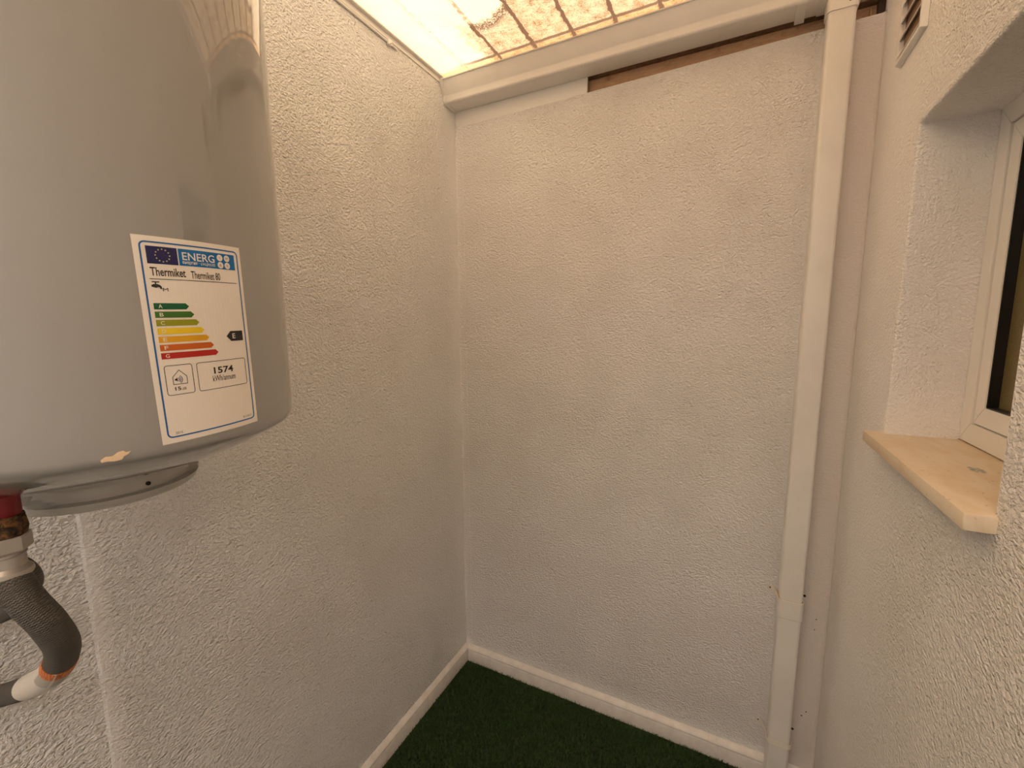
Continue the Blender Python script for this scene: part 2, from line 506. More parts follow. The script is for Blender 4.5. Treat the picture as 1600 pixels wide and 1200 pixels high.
for j in range(4): bm.faces.new((o4[j], o4[(j+1) % 4], back[(j+1) % 4], back[j]))
bm.faces.new(back)
bmesh.ops.recalc_face_normals(bm, faces=bm.faces); bm.to_mesh(wr.data); bm.free()

wf = box('wall_front', (-0.25, YB-0.15, -0.02), (W+0.35, YB, 2.45), M_coarse); struct(wf, 'white rendered wall behind the viewer')

# roof sheet: shallow trapezoid ribs running towards the gutter
xs = []
x0 = 0.1158-0.1315*2
for i in range(14):
    c = x0+0.1315*i
    for dx, dz in ((-0.010, 0), (-0.005, 0.003), (0.005, 0.003), (0.010, 0)):
        xs.append((c+dx, dz))
xs = [(x, z) for x, z in xs if -0.06 < x < W+0.08]
ys = [-0.035, -0.10, -0.5, -1.2, -2.55]  # sheet stops short: unseen opening behind the camera, added to let in sky light
vs = [(x, y, ZT+dz) for y in ys for x, dz in xs]; n = len(xs)
fs = [(r_*n+i, r_*n+i+1, (r_+1)*n+i+1, (r_+1)*n+i) for r_ in range(len(ys)-1) for i in range(n-1)]
ce = mesh('ceiling', vs, fs, M_roof); struct(ce, 'weathered translucent ribbed roof sheet letting warm daylight through')

# fascia strip, timber and wall flashing
t1 = box('trim_1', (0.001, 0.0008, 2.245), (0.528, 0.012, 2.3215), M_white, None, 0.001); struct(t1, 'short white strip between gutter and wall')
t2 = box('trim_2', (0.0, 0.031, 2.10), (W, 0.075, 2.322), M_timber); struct(t2, 'bare brown timber board behind the top edge of the wall')
M_old = plain('old_brown_timber', (0.20, 0.12, 0.07), 0.9, grain=0.3, gscale=80, var=0.4, vscale=30)
t3 = box('trim_3', (0.0, 0.001, 2.3222), (W, 0.20, 2.45), M_old); struct(t3, 'brown timber plate above the recess')
prof = [(0.0005, 2.383), (0.0035, 2.383), (0.0035, 2.3985), (0.015, 2.3985), (0.015, 2.402), (0.0005, 2.402)]
t4 = sweep_x(prof, -0.092, YB, 'trim_4', M_white, axis='y'); struct(t4, 'thin white angle flashing along the top of the left wall')
for (xx, zz, h_) in ((1.283, 2.300, 0.03),):
    nb = box('splinter', (xx-0.002, 0.022, zz-0.018), (xx+0.003, 0.0305, zz+0.018), plain('pale_splinter', (0.42, 0.28, 0.17), 0.8), t2, 0.0008)
nb = box('gap_block', (1.296, 0.012, 2.25), (1.3110, 0.0305, 2.321), plain('dark_old_timber', (0.05, 0.03, 0.02), 0.9), t2)

# skirting of short lengths
SK = [(0.0003, 0.0770), (0.0050, 0.0722), (0.0100, 0.0672), (0.0150, 0.0618), (0.0164, 0.0592), (0.0158, 0.0568), (0.0100, 0.0550), (0.0098, 0.0512), (0.0130, 0.0480), (0.0140, 0.0460), (0.0146, 0.0), (0.0003, 0.0)]
bb = empty('baseboard_back', (0, 0, 0)); struct(bb, 'white painted skirting along the far wall')
edges = [0.0163, 0.1370, 0.4279, 0.7178, 1.0077, 1.3000]
for i in range(len(edges)-1):
    o_ = rng.uniform(-0.0006, 0.0006); dz = rng.uniform(-0.0008, 0.0008)
    pr = [(-(d+(o_ if d > 0.001 else 0)), z+(dz if z > 0 else 0)) for d, z in SK]
    sweep_x(pr, edges[i]+0.0003, edges[i+1]-0.0003, 'skirting_length', M_skirt, bb, True, 'x', angle=50)
bl = empty('baseboard_left', (0, 0, 0)); struct(bl, 'white painted skirting along the left wall')
edges = [-0.0003] + [-0.010-0.29*i for i in range(1, 5)] + [SEAM]
for i in range(len(edges)-1):
    o_ = rng.uniform(-0.0006, 0.0006); dz = rng.uniform(-0.0008, 0.0008)
    pr = [(d+(o_ if d > 0.001 else 0), z+(dz if z > 0 else 0)) for d, z in SK]
    sweep_x(pr, edges[i]-0.0003, edges[i+1]+0.0003, 'skirting_length', M_skirt, bl, True, 'y', angle=50)
pr = [(d-0.0018, z) for d, z in SK]
sweep_x(pr, SEAM-0.003, YB+0.002, 'skirting_length', M_skirt, bl, True, 'y', angle=50)

# small holes left in the walls
def hole(x, y, z, r, axis, parent):
    bm = bmesh.new()
    bmesh.ops.create_cone(bm, cap_ends=True, segments=12, radius1=r, radius2=r*0.8, depth=0.002)
    rot = Matrix.Rotation(PI/2, 4, 'X') if axis == 'y' else Matrix.Rotation(PI/2, 4, 'Y')
    bmesh.ops.transform(bm, matrix=Matrix.Translation((x, y, z)) @ rot, verts=bm.verts)
    me = bpy.data.meshes.new('screw_hole'); bm.to_mesh(me); bm.free()
    return link('screw_hole', me, M_dark, parent)
for x, z, r in ((1.2485, 0.668, 0.0042), (1.2475, 0.205, 0.0042), (1.283, 0.60, 0.0018), (1.281, 0.565, 0.0016), (1.279, 0.28, 0.0018), (1.268, 0.262, 0.0022)):
    hole(x, -0.0002, z, r, 'y', wb)

# ------------------------------------------------------------------ window
win = empty('window_1', (XF, (RY0+RY1)/2, 1.265)); struct(win, 'white aluminium window with olive obscured glass set deep in the wall')
def frame_bar(name, y0, y1, z0, z1, w, x0, x1, mat, parent):
    """four mitred bars of a rectangular frame, each a mesh of its own"""
    O = [(y0, z0), (y1, z0), (y1, z1), (y0, z1)]
    I = [(y0+w, z0+w), (y1-w, z0+w), (y1-w, z1-w), (y0+w, z1-w)]
    res = []
    for j in range(4):
        k2 = (j+1) % 4
        q = [O[j], O[k2], I[k2], I[j]]
        c = (sum(a for a, _ in q)/4, sum(b for _, b in q)/4)
        q = [(a+(c[0]-a)*0.0, b) for a, b in q]
        # leave a hairline at the mitres
        d = Vector((O[k2][0]-O[j][0], O[k2][1]-O[j][1])).normalized()*0.00035
        q = [(q[0][0]+d.x, q[0][1]+d.y), (q[1][0]-d.x, q[1][1]-d.y), (q[2][0]-d.x, q[2][1]-d.y), (q[3][0]+d.x, q[3][1]+d.y)]
        v = [(x0, a, b) for a, b in q] + [(x1, a, b) for a, b in q]
        f = [(0, 1, 2, 3), (4, 5, 6, 7)] + [(i, (i+1) % 4, 4+(i+1) % 4, 4+i) for i in range(4)]
        o_ = mesh(name, v, f, mat, parent)
        bm = bmesh.new(); bm.from_mesh(o_.data); bmesh.ops.bevel(bm, geom=list(bm.edges), offset=0.0008, segments=2, affect='EDGES'); bm.to_mesh(o_.data); bm.free()
        res.append(o_)
    return res
FY0, FY1, FZ0, FZ1 = RY0+0.001, RY1-0.001, 1.2675, 1.8915
frame_bar('frame_bar', FY0, FY1, FZ0, FZ1, 0.038, XF, XF+0.05, M_white, win)
bars = frame_bar('sash_bar', FY0+0.0405, FY1-0.0405, FZ0+0.0405, FZ1-0.0405, 0.0345, XF+0.003, XF+0.042, M_white, win)
gw = 0.0405+0.0345
box('sash_shadow_gap', (XF+0.030, FY0+0.03, FZ0+0.03), (XF+0.046, FY0+0.05, FZ1-0.03), M_black, win)  # black bars stand in for the shade in the gap round the sash
box('sash_shadow_gap', (XF+0.030, FY1-0.05, FZ0+0.03), (XF+0.046, FY1-0.03, FZ1-0.03), M_black, win)
box('sash_shadow_gap', (XF+0.030, FY0+0.03, FZ0+0.03), (XF+0.046, FY1-0.03, FZ0+0.05), M_black, win)
box('sash_shadow_gap', (XF+0.030, FY0+0.03, FZ1-0.05), (XF+0.046, FY1-0.03, FZ1-0.03), M_black, win)
frame_bar('glazing_gasket', FY0+gw-0.001, FY1-gw+0.001, FZ0+gw-0.001, FZ1-gw+0.001, 0.0035, XF+0.005, XF+0.0215, M_black, win)
box('pane', (XF+0.0205, FY0+gw-0.004, FZ0+gw-0.004), (XF+0.0265, FY1-gw+0.004, FZ1-gw+0.004), M_glass, win)
si = box('window_sill', (1.2805, -0.799, 1.2425), (XF+0.02, -0.311, 1.2655), M_stone, win, 0.0012)
bm = bmesh.new(); bm.from_mesh(si.data)
for v in bm.verts:
    if v.co.x < 1.3: v.co.z -= 0.0018
# notch the sill's horns so that only the projecting nose runs past the opening
bm.to_mesh(si.data); bm.free()
fixpar(win)

# ------------------------------------------------------------------ gutter
gut = empty('roof_gutter', (0.62, 0, 2.318))
tag(gut, 'white box gutter running along the top of the far wall', 'gutter')
def gprof(off=0.0):
    P = [(-0.0975-off, 2.3905), (-0.0900-off, 2.3730), (-0.0820-off, 2.3530), (-0.0775-off, 2.3460), (-0.0755-off, 2.3415)]
    for i in range(0, 7):
        t = i/6*PI/2
        P.append((-0.0670-(0.0080+off)*math.cos(t), 2.3270-(0.0080+off)*math.sin(t)))
    P += [(-0.030, 2.3190-off), (-0.001, 2.3185-off)]
    return P
op = gprof()
ip = [(a+0.002 if i < 8 else a, z+0.002) for i, (a, z) in enumerate(op)]
ip[-1] = (-0.0035, ip[-1][1])
lip = [(-0.0880, 2.3965), (-0.0925, 2.3975), (-0.0935, 2.3955), (-0.0915, 2.3940), (-0.0885, 2.3935)]
channel = op + [(-0.001, 2.399), (-0.0035, 2.399)] + ip[::-1]
ch = sweep_x(channel, 0.0075, 1.1620, 'channel', M_pvc, gut, True, 'x', angle=30)
bead = sweep_x([(-0.1010, 2.3890), (-0.1000, 2.3935), (-0.0965, 2.3945), (-0.0945, 2.3910)], 0.0075, 1.162, 'front_bead', M_pvc, gut, True, 'x')
capp = gprof(0.003) + [(-0.001, 2.3965), (-0.0985, 2.3965)]
sweep_x(capp, 0.0012, 0.0135, 'end_cap', M_pvc, gut, True, 'x', angle=30)
st = gprof(0.0022); sti = [(a+0.0012 if i < 10 else a, z+0.0014) for i, (a, z) in enumerate(st)]
st2 = st[:-1] + [(-0.0015, 2.3085), (-0.0003, 2.3085), (-0.0003, 2.3172)] + sti[:-1][::-1]
sweep_x(st2, 1.1105, 1.1330, 'bracket_strap', M_pvc, gut, True, 'x', angle=35)
# outlet box that turns the water into the downpipe
ob = gprof(0.0035) + [(-0.001, 2.3965), (-0.0985, 2.3965)]
sweep_x(ob, 1.1600, 1.2520, 'outlet_box', M_pvc, gut, True, 'x', angle=30)
fixpar(gut)

# ------------------------------------------------------------------ downpipe
dp = empty('downpipe', (1.205, -0.04, 0.0))
tag(dp, 'white rectangular downpipe fixed to the far wall near the right corner', 'downpipe')
PX, PY, PW, PD = 1.2035, -0.0440, 0.0600, 0.0520
lean = 0.0042/1.7
def pipe_outline(z, grow=0.0, r=0.0085):
    return rrect(PX+lean*z, PY, PW+2*grow, PD+2*grow, r+grow)
def pipe_seg(name, z0, z1, grow, parent, mat=M_pvc):
    a = pipe_outline(z0, grow)
    return prism(name, a, z0, z1, mat, parent, (lean*(z1-z0), 0))
pipe_seg('upper_pipe', 0.650, 2.300, 0.0, dp)
pipe_seg('lower_pipe', 0.0, 0.640, 0.0, dp)
sk = pipe_seg('bell_socket', 0.6215, 0.6780, 0.0036, dp)
pipe_seg('joint_shadow_line', 0.6196, 0.6216, 0.0014, dp, M_joint_shadow)  # dark ring painting the shadow line below the socket's lower rim
pipe_seg('sealant_line', 0.6775, 0.6790, 0.0022, dp, M_sealant)
tp = pipe_seg('top_socket', 2.2810, 2.3250, 0.0032, dp)
def screw(x, y, z, r, parent, mat=M_screw):
    bm = bmesh.new()
    bmesh.ops.create_uvsphere(bm, u_segments=12, v_segments=6, radius=r)
    bmesh.ops.transform(bm, matrix=Matrix.Translation((x, y, z)) @ Matrix.Diagonal((1, 0.45, 1, 1)), verts=bm.verts)
    me = bpy.data.meshes.new('screw'); bm.to_mesh(me); bm.free()
    for p in me.polygons: p.use_smooth = True
    return link('screw', me, mat, parent)
screw(1.2235, PY-PD/2-0.0034, 2.2955, 0.0036, tp)

M_strap = plain('pale_zinc_strap', (0.86, 0.83, 0.75), 0.35, metal=0.1)
def strap(z, tabL, grow=0.0016, h=0.014, parent=dp, both=True, skew=0.0):
    root_name = 'pipe_strap'
    ol = rrect(PX+lean*z, PY, PW+2*grow, PD+2*grow, 0.010)
    # open U: from the wall on the left, round the front, to the wall on the right
    left = PX+lean*z-PW/2-grow; right = PX+lean*z+PW/2+grow; front = PY-PD/2-grow
    r = 0.010; P = [(left-tabL, -0.0035), (left-tabL*0.62, -0.0045), (left-tabL*0.25, front*0.42), (left, front*0.62)]
    for i in range(6):
        a = PI+i/5*PI/2; P.append((left+r+r*math.cos(a), front+r+r*math.sin(a)))
    for i in range(6):
        a = -PI/2+i/5*PI/2; P.append((right-r+r*math.cos(a), front+r+r*math.sin(a)))
    P += [(right, -0.010), (right+0.002, -0.0030), (right+0.005, -0.0022)]
    vs, fs = [], []
    t = 0.0014; n = len(P)
    for i in range(n):
        a = Vector(P[max(i-1, 0)]); b = Vector(P[min(i+1, n-1)]); d = (b-a).normalized(); nr = Vector((d.y, -d.x))
        c = Vector(P[i]); o_ = c+nr*t
        dz = skew*(i/(n-1))
        for q in (c, o_):
            for zz in (z-h/2, z+h/2): vs.append((q.x, q.y, zz+dz))
    for i in range(n-1):
        a, b = 4*i, 4*i+4
        fs += [(a, a+1, b+1, b), (a+2, b+2, b+3, a+3), (a, b, b+2, a+2), (a+1, a+3, b+3, b+1)]
    fs += [(0, 2, 3, 1), (4*n-4, 4*n-3, 4*n-1, 4*n-2)]
    o_ = mesh('pipe_strap', vs, fs, M_strap, parent, True, 40)
    # round eye of the tab with its screw
    ex = left-tabL; ey = -0.0035
    bm = bmesh.new()
    R_, q_ = h*0.70, h*0.30
    seg = 20; rg = []
    for yy in (ey-0.0014, ey):
        for rad in (R_, q_):
            rg.append([bm.verts.new((ex+rad*math.cos(2*PI*i/seg), yy, z+rad*math.sin(2*PI*i/seg))) for i in range(seg)])
    for i in range(seg):
        j = (i+1) % seg
        bm.faces.new((rg[0][i], rg[0][j], rg[1][j], rg[1][i])); bm.faces.new((rg[2][i], rg[3][i], rg[3][j], rg[2][j]))
        bm.faces.new((rg[0][i], rg[2][i], rg[2][j], rg[0][j])); bm.faces.new((rg[1][i], rg[1][j], rg[3][j], rg[3][i]))
    me = bpy.data.meshes.new('strap_eye'); bm.to_mesh(me); bm.free()
    link('strap_eye', me, M_strap, o_)
    hole(ex, -0.0012, z, q_, 'y', o_)
    return o_
strap(0.672, 0.0160, h=0.0145)
strap(0.198, 0.0190, grow=0.0030, h=0.0150)
fixpar(dp)

# ------------------------------------------------------------------ vent grille on the right wall
vg = empty('vent_grille', (W, -0.255, 2.066))
tag(vg, 'white louvred vent grille high on the right wall', 'vent')
VY0, VY1, VZ0, VZ1 = -0.334, -0.176, 2.066, 2.230
XV = W-0.0115
def vbar(name, q, x0, x1, parent):
    v = [(x0, a, b) for a, b in q[0]] + [(x1, a, b) for a, b in q[1]]
    f = [(0, 1, 2, 3), (4, 5, 6, 7)] + [(i, (i+1) % 4, 4+(i+1) % 4, 4+i) for i in range(4)]
    o_ = mesh(name, v, f, M_white, parent)
    bm = bmesh.new(); bm.from_mesh(o_.data); bmesh.ops.bevel(bm, geom=list(bm.edges), offset=0.0009, segments=2, affect='EDGES'); bm.to_mesh(o_.data); bm.free()
    return o_
O = [(VY0, VZ0), (VY1, VZ0), (VY1, VZ1), (VY0, VZ1)]; wv = 0.0125
I = [(VY0+wv, VZ0+wv), (VY1-wv, VZ0+wv), (VY1-wv, VZ1-wv), (VY0+wv, VZ1-wv)]
e = 0.004
O2 = [(VY0+e, VZ0+e), (VY1-e, VZ0+e), (VY1-e, VZ1-e), (VY0+e, VZ1-e)]
for j in range(4):
    k2 = (j+1) % 4
    vbar('frame_bar', ([O2[j], O2[k2], I[k2], I[j]], [O[j], O[k2], I[k2], I[j]]), XV, W-0.0002, vg)
box('duct_backing', (W-0.0015, VY0+wv-0.002, VZ0+wv-0.002), (W-0.0003, VY1-wv+0.002, VZ1-wv+0.002), plain('brown_dark_duct', (0.26, 0.17, 0.10), 0.9), vg)
NS = 4; step = (VZ1-VZ0-2*wv)/NS
for i in range(NS):
    zb = VZ0+wv+step*(i+0.18)
    a = [(XV+0.0006, zb), (XV+0.0022, zb-0.0012), (XV+0.0098, zb+0.0098), (XV+0.0084, zb+0.0112)]
    sweep_x(a, VY0+wv-0.001, VY1-wv+0.001, 'louvre_slat', M_white, vg, False, 'y')
fixpar(vg)

# ------------------------------------------------------------------ cable and clip on the left wall
cb = empty('wall_cable', (0.004, -0.9, 2.375))
tag(cb, 'thin white cable clipped under the roof edge on the left wall', 'cable')
pts = smooth_path([(0.0042, -0.330, 2.3725), (0.0042, -0.36, 2.3745), (0.0042, -0.5, 2.3765), (0.0042, -0.9, 2.375), (0.0042, -1.5, 2.376), (0.0002, -2.1, 2.375), (0.0002, YB+0.01, 2.376)], 6)
tube('cable_sheath', pts, 0.0034, M_white, cb, 10)
clip = box('cable_clip', (0.0002, -0.374, 2.366), (0.0112, -0.358, 2.3825), M_white, cb, 0.0025, 3)
screw(0.0118, -0.366, 2.370, 0.002, clip)
fixpar(cb)

# ------------------------------------------------------------------ water heater
HX, HY, HR = 0.275, -1.263, 0.225
wh = empty('water_heater', (HX, HY, 1.286))
tag(wh, 'white cylindrical electric water heater with an energy label, hung on the left wall', 'water heater')
prof = [(0.0, 2.150), (0.08, 2.149), (0.15, 2.143), (0.200, 2.132), (0.2165, 2.124), (0.2235, 2.113), (HR, 2.100)]
prof += [(HR, z) for z in (1.9, 1.7, 1.5, 1.40)]
prof += [(HR, 1.3790), (0.2240, 1.3735), (0.2205, 1.3690), (0.2150, 1.3655), (0.2060, 1.3600), (0.19, 1.3520), (0.17, 1.3430), (0.15, 1.3350), (0.12, 1.3265), (0.09, 1.322), (0.0, 1.321)]
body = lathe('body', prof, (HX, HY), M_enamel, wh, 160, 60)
# bottom cover with a scooped front and a lip
def scoop(r, z, a, j):
    d = (a-math.radians(-2)+PI) % (2*PI)-PI
    lim = 0.80+0.60*(z-1.2996)/0.02
    m_ = 1-min(1, max(0, (abs(d)-lim)/0.22)); m_ = m_*m_*(3-2*m_)
    dep = (0.002, 0.008, 0.0115, 0.0120, 0.0120, 0.0115, 0.0105, 0.0, 0.0, 0.0, 0.0, 0.0)[j]
    return max(0.0, r-dep*m_)
cp = [(0.1005, 1.330), (0.1005, 1.318), (0.1000, 1.312), (0.0995, 1.306), (0.0990, 1.300), (0.0985, 1.295), (0.0980, 1.2892), (0.0978, 1.2880), (0.0945, 1.2760), (0.0900, 1.2710), (0.0800, 1.2690), (0.0, 1.2685)]
cp = [(r, 1.322-(1.322-z)*0.66 if z < 1.322 else z) for r, z in cp]
cap = lathe('bottom_cover', cp, (HX, HY), M_cap, wh, 120, 28, scoop)
a_ = math.radians(4.5)
bmq = bmesh.new(); bmesh.ops.create_cone(bmq, cap_ends=True, segments=12, radius1=0.0026, radius2=0.0026, depth=0.002)
bmesh.ops.transform(bmq, matrix=Matrix.Translation((HX+0.0880*math.cos(a_), HY+0.0880*math.sin(a_), 1.3065)) @ Matrix.Rotation(a_, 4, 'Z') @ Matrix.Rotation(PI/2, 4, 'Y'), verts=bmq.verts)
me = bpy.data.meshes.new('screw_hole'); bmq.to_mesh(me); bmq.free()
link('screw_hole', me, M_dark, cap)
# wall brackets
for z in (1.55, 2.0):
    box('wall_bracket', (0.0003, HY-0.14, z-0.02), (0.062, HY+0.14, z+0.02), M_white, wh, 0.002)
# flake of old paper near the lower edge
def cyl_pt(arc, z, off=0.0):
    a = arc/HR
    return (HX+(HR+off)*math.cos(a), HY+(HR+off)*math.sin(a), z)
fk = [(-0.0135, 0.0005), (-0.010, 0.0032), (-0.005, 0.0028), (-0.001, 0.0060), (0.003, 0.0068), (0.005, 0.0048), (0.0085, 0.0052), (0.0065, 0.0030), (0.0030, 0.0012), (0.0015, -0.0015), (-0.004, -0.0022), (-0.009, -0.0012), (-0.013, -0.0016)]
vs = [cyl_pt(-0.066+a, 1.3765+z, 0.0009) for a, z in fk] + [cyl_pt(-0.066+a, 1.3765+z, -0.0002) for a, z in fk]
n = len(fk)
mesh('glue_residue', vs, [tuple(range(n)), tuple(range(n, 2*n))] + [(i, (i+1) % n, n+(i+1) % n, n+i) for i in range(n)], M_flake, wh)

# energy label: a paper sheet wrapped on the drum, printed matter laid on it
LA = math.radians(1.8)
LAX = (math.cos(LA), math.sin(LA)); LAY = (math.sin(LA), -math.cos(LA))
TLa, TLz = -0.0389, 1.5885
def lab(u, v, off):
    a = TLa+(u*LAX[0]+v*LAY[0])/1000; z = TLz+(u*LAX[1]+v*LAY[1])/1000
    return cyl_pt(a, z, off)
def flat(name, polys, col, off, parent, mat=None):
    """2-D polygons in label millimetres, cut into narrow strips so that they follow the drum"""
    bm = bmesh.new()
    for poly in polys:
        bm.faces.new([bm.verts.new((u, v, 0)) for u, v in poly])
    u0 = min(v.co.x for v in bm.verts); u1 = max(v.co.x for v in bm.verts)
    u = math.ceil(u0/4)*4
    while u < u1:
        bmesh.ops.bisect_plane(bm, geom=bm.verts[:]+bm.edges[:]+bm.faces[:], plane_co=(u, 0, 0), plane_no=(1, 0, 0)); u += 4
    for v in bm.verts: v.co = lab(v.co.x, v.co.y, off)
    me = bpy.data.meshes.new(name)
    bmesh.ops.recalc_face_normals(bm, faces=bm.faces)
    bm.to_mesh(me); bm.free()
    o_ = link(name, me, mat or ink(col), parent)
    me.update()
    # face outwards
    if me.polygons and (Vector(me.polygons[0].center)-Vector((HX, HY, me.polygons[0].center.z))).dot(me.polygons[0].normal) < 0:
        me.flip_normals()
    return o_
INKS = {}
def ink(col):
    if col not in INKS: INKS[col] = plain('print_ink_%d' % len(INKS), col, 0.45)
    return INKS[col]
def rect(u0, v0, u1, v1): return [(u0, v0), (u1, v0), (u1, v1), (u0, v1)]
def rr_pts(u0, v0, u1, v1, r, n=5):
    return [(x, y) for x, y in rrect((u0+u1)/2, (v0+v1)/2, u1-u0, v1-v0, r, n)]
def rr_frame(u0, v0, u1, v1, r, t):
    A = rr_pts(u0, v0, u1, v1, r); B = rr_pts(u0+t, v0+t, u1-t, v1-t, max(r-t, 0.2)); n = len(A)
    return [[A[i], A[(i+1) % n], B[(i+1) % n], B[i]] for i in range(n)]
def disc(u, v, r, n=20): return [(u+r*math.cos(2*PI*i/n), v+r*math.sin(2*PI*i/n)) for i in range(n)]
def text(s, u0, v0, u1, v1, col, off, parent, bold=0.0):
    """lettering fitted into the box u0..u1, v0 (top)..v1 (foot)"""
    cu = bpy.data.curves.new('lettering', 'FONT'); cu.body = s; cu.size = 1.0; cu.offset = bold; cu.resolution_u = 3
    to = bpy.data.objects.new('lettering_source', cu); COL.objects.link(to)
    dg = bpy.context.evaluated_depsgraph_get(); dg.update()
    me = bpy.data.meshes.new_from_object(to.evaluated_get(dg))
    bpy.data.objects.remove(to); bpy.data.curves.remove(cu)
    X = [v.co.x for v in me.vertices]; Y = [v.co.y for v in me.vertices]
    if not X: return None
    xa, xb, ya, yb = min(X), max(X), min(Y), max(Y)
    for v in me.vertices:
        u = u0+(v.co.x-xa)/(xb-xa)*(u1-u0); w = v1-(v.co.y-ya)/(yb-ya)*(v1-v0)
        v.co = lab(u, w, off)
    me.name = 'lettering'; me.materials.clear()
    o_ = link('lettering', me, ink(col), parent)
    return o_
M_paper = plain('label_paper', (0.90, 0.86, 0.80), 0.5)
M_paperin = plain('label_print_field', (0.82, 0.76, 0.68), 0.45)
o1, o2, o3, o4_ = 0.0004, 0.0006, 0.0008, 0.0010
lb = flat('energy_label', [rect(0, 0, 108, 207)], None, o1, wh, M_paper)
lb['label'] = 'white paper energy label with coloured class arrows'
BLUE = (0.010, 0.13, 0.42); NAVY = (0.012, 0.014, 0.10); SKY = (0.0, 0.16, 0.48); INK = (0.02, 0.02, 0.022); WHITE = (0.85, 0.83, 0.78); GREY = (0.05, 0.055, 0.07)
flat('border_line', rr_frame(4.8, 5.0, 103.6, 201.5, 5.0, 1.5), BLUE, o2, lb)
flat('flag_panel', [rect(9.8, 9.5, 36.0, 26.3)], NAVY, o2, lb)
for i in range(12):
    a = 2*PI*i/12; cu_, cv_ = 23.0+6.0*math.cos(a), 17.9+6.0*math.sin(a)
    st_ = []
    for q in range(10):
        rad = 0.95 if q % 2 == 0 else 0.40
        b_ = -PI/2+q*PI/5; st_.append((cu_+rad*math.cos(b_), cv_+rad*math.sin(b_)))
    flat('flag_star', [st_], (0.75, 0.66, 0.30), o3, lb)
flat('title_panel', [rect(37.0, 9.5, 98.6, 26.3)], SKY, o2, lb)
text('ENERG', 40.2, 12.6, 73.3, 20.6, WHITE, o3, lb, 0.012)
text('енергия · ενεργεια', 39.8, 21.6, 73.5, 25.2, WHITE, o3, lb, 0.012)
for (u, v, s) in ((79.7, 14.4, 'Y'), (88.4, 14.4, 'IJA'), (79.9, 22.2, 'IE'), (88.3, 22.2, 'IA')):
    flat('title_disc', [disc(u, v, 3.55)], WHITE, o3, lb)
    wd = {1: 1.6, 2: 2.4, 3: 3.6}[len(s)]
    text(s, u-wd/2, v-1.3, u+wd/2, v+1.3, (0.25, 0.20, 0.16), o4_, lb)
text('Thermiket', 11.0, 29.6, 41.5, 38.0, INK, o2, lb, 0.016)
text('Thermiket 80', 46.5, 31.0, 77.8, 38.8, INK, o2, lb, 0.008)
flat('rule_line', [rect(9.6, 40.6, 98.5, 41.3)], GREY, o2, lb)
flat('tap_symbol', [rect(11.0, 43.3, 17.2, 44.3), rect(13.4, 44.3, 14.4, 46.2), [(11.2, 46.4), (12.6, 45.9), (15.4, 45.9), (17.4, 46.8), (18.6, 48.2), (18.8, 50.6), (17.3, 50.6), (17.0, 49.1), (15.6, 48.8), (13.8, 49.6), (12.4, 48.9), (10.6, 48.7), (10.2, 47.2)]], INK, o2, lb)
text('M', 19.2, 49.4, 23.8, 52.8, INK, o2, lb)
ARR = [('A', 40.5, (0.0, 0.115, 0.040)), ('B', 44.5, (0.045, 0.17, 0.020)), ('C', 48.5, (0.30, 0.33, 0.010)), ('D', 52.7, (0.90, 0.66, 0.02)), ('E', 56.9, (0.80, 0.42, 0.01)), ('F', 60.9, (0.62, 0.13, 0.012)), ('G', 65.0, (0.50, 0.018, 0.014))]
for i, (s, ue, c) in enumerate(ARR):
    v0 = 64.4+8.27*i; v1 = v0+6.2
    flat('class_arrow', [[(9.7, v0), (ue-3.0, v0), (ue, (v0+v1)/2), (ue-3.0, v1), (9.7, v1)]], c, o2, lb)
    text(s, 13.4, v0+1.25, 16.7, v1-1.25, (0.85, 0.82, 0.70), o3, lb, 0.012)
flat('rating_arrow', [[(98.8, 95.0), (82.4, 95.0), (77.0, 100.6), (82.4, 106.4), (98.8, 106.4)]], INK, o2, lb)
text('E', 84.4, 97.8, 88.2, 103.4, WHITE, o3, lb, 0.012)
flat('noise_box_line', rr_frame(10.2, 126.8, 35.6, 157.8, 2.6, 0.65), GREY, o2, lb)
def stroke(P, t, closed=True):
    res = []
    for i in range(len(P) if closed else len(P)-1):
        a = Vector(P[i]); b = Vector(P[(i+1) % len(P)]); d = (b-a).normalized(); nr = Vector((-d.y, d.x))*t/2
        a2, b2 = a-d*t/2, b+d*t/2
        res.append([tuple(a2+nr), tuple(b2+nr), tuple(b2-nr), tuple(a2-nr)])
    return res
flat('house_symbol', stroke([(16.6, 139.2), (22.8, 132.3), (29.3, 139.2), (29.3, 146.8), (16.6, 146.8)], 0.6), GREY, o2, lb)
flat('speaker_symbol', [[(18.2, 141.2), (19.4, 141.2), (20.6, 139.8), (20.6, 144.2), (19.4, 142.9), (18.2, 142.9)]], INK, o2, lb)
for rad in (2.0, 3.4, 4.8):
    P = [(20.2+rad*math.cos(a), 142.0+rad*math.sin(a)) for a in [(-0.85+1.7*q/8) for q in range(9)]]
    flat('sound_wave', stroke(P, 0.6, False), (0.02, 0.05, 0.22), o2, lb)
text('15', 17.4, 149.4, 22.6, 153.2, INK, o2, lb, 0.020)
text('dB', 24.0, 150.6, 27.6, 153.2, INK, o2, lb)
flat('consumption_box_line', rr_frame(39.6, 126.8, 98.2, 157.8, 2.6, 0.65), GREY, o2, lb)
text('1574', 57.2, 133.6, 80.4, 141.0, INK, o2, lb, 0.022)
text('kWh/annum', 55.0, 142.8, 82.2, 149.4, INK, o2, lb, 0.004)
text('2015', 12.2, 195.8, 18.6, 198.3, INK, o2, lb)
text('812/2013', 86.6, 195.4, 98.4, 197.9, (0.15, 0.15, 0.15), o2, lb)
fixpar(wh)

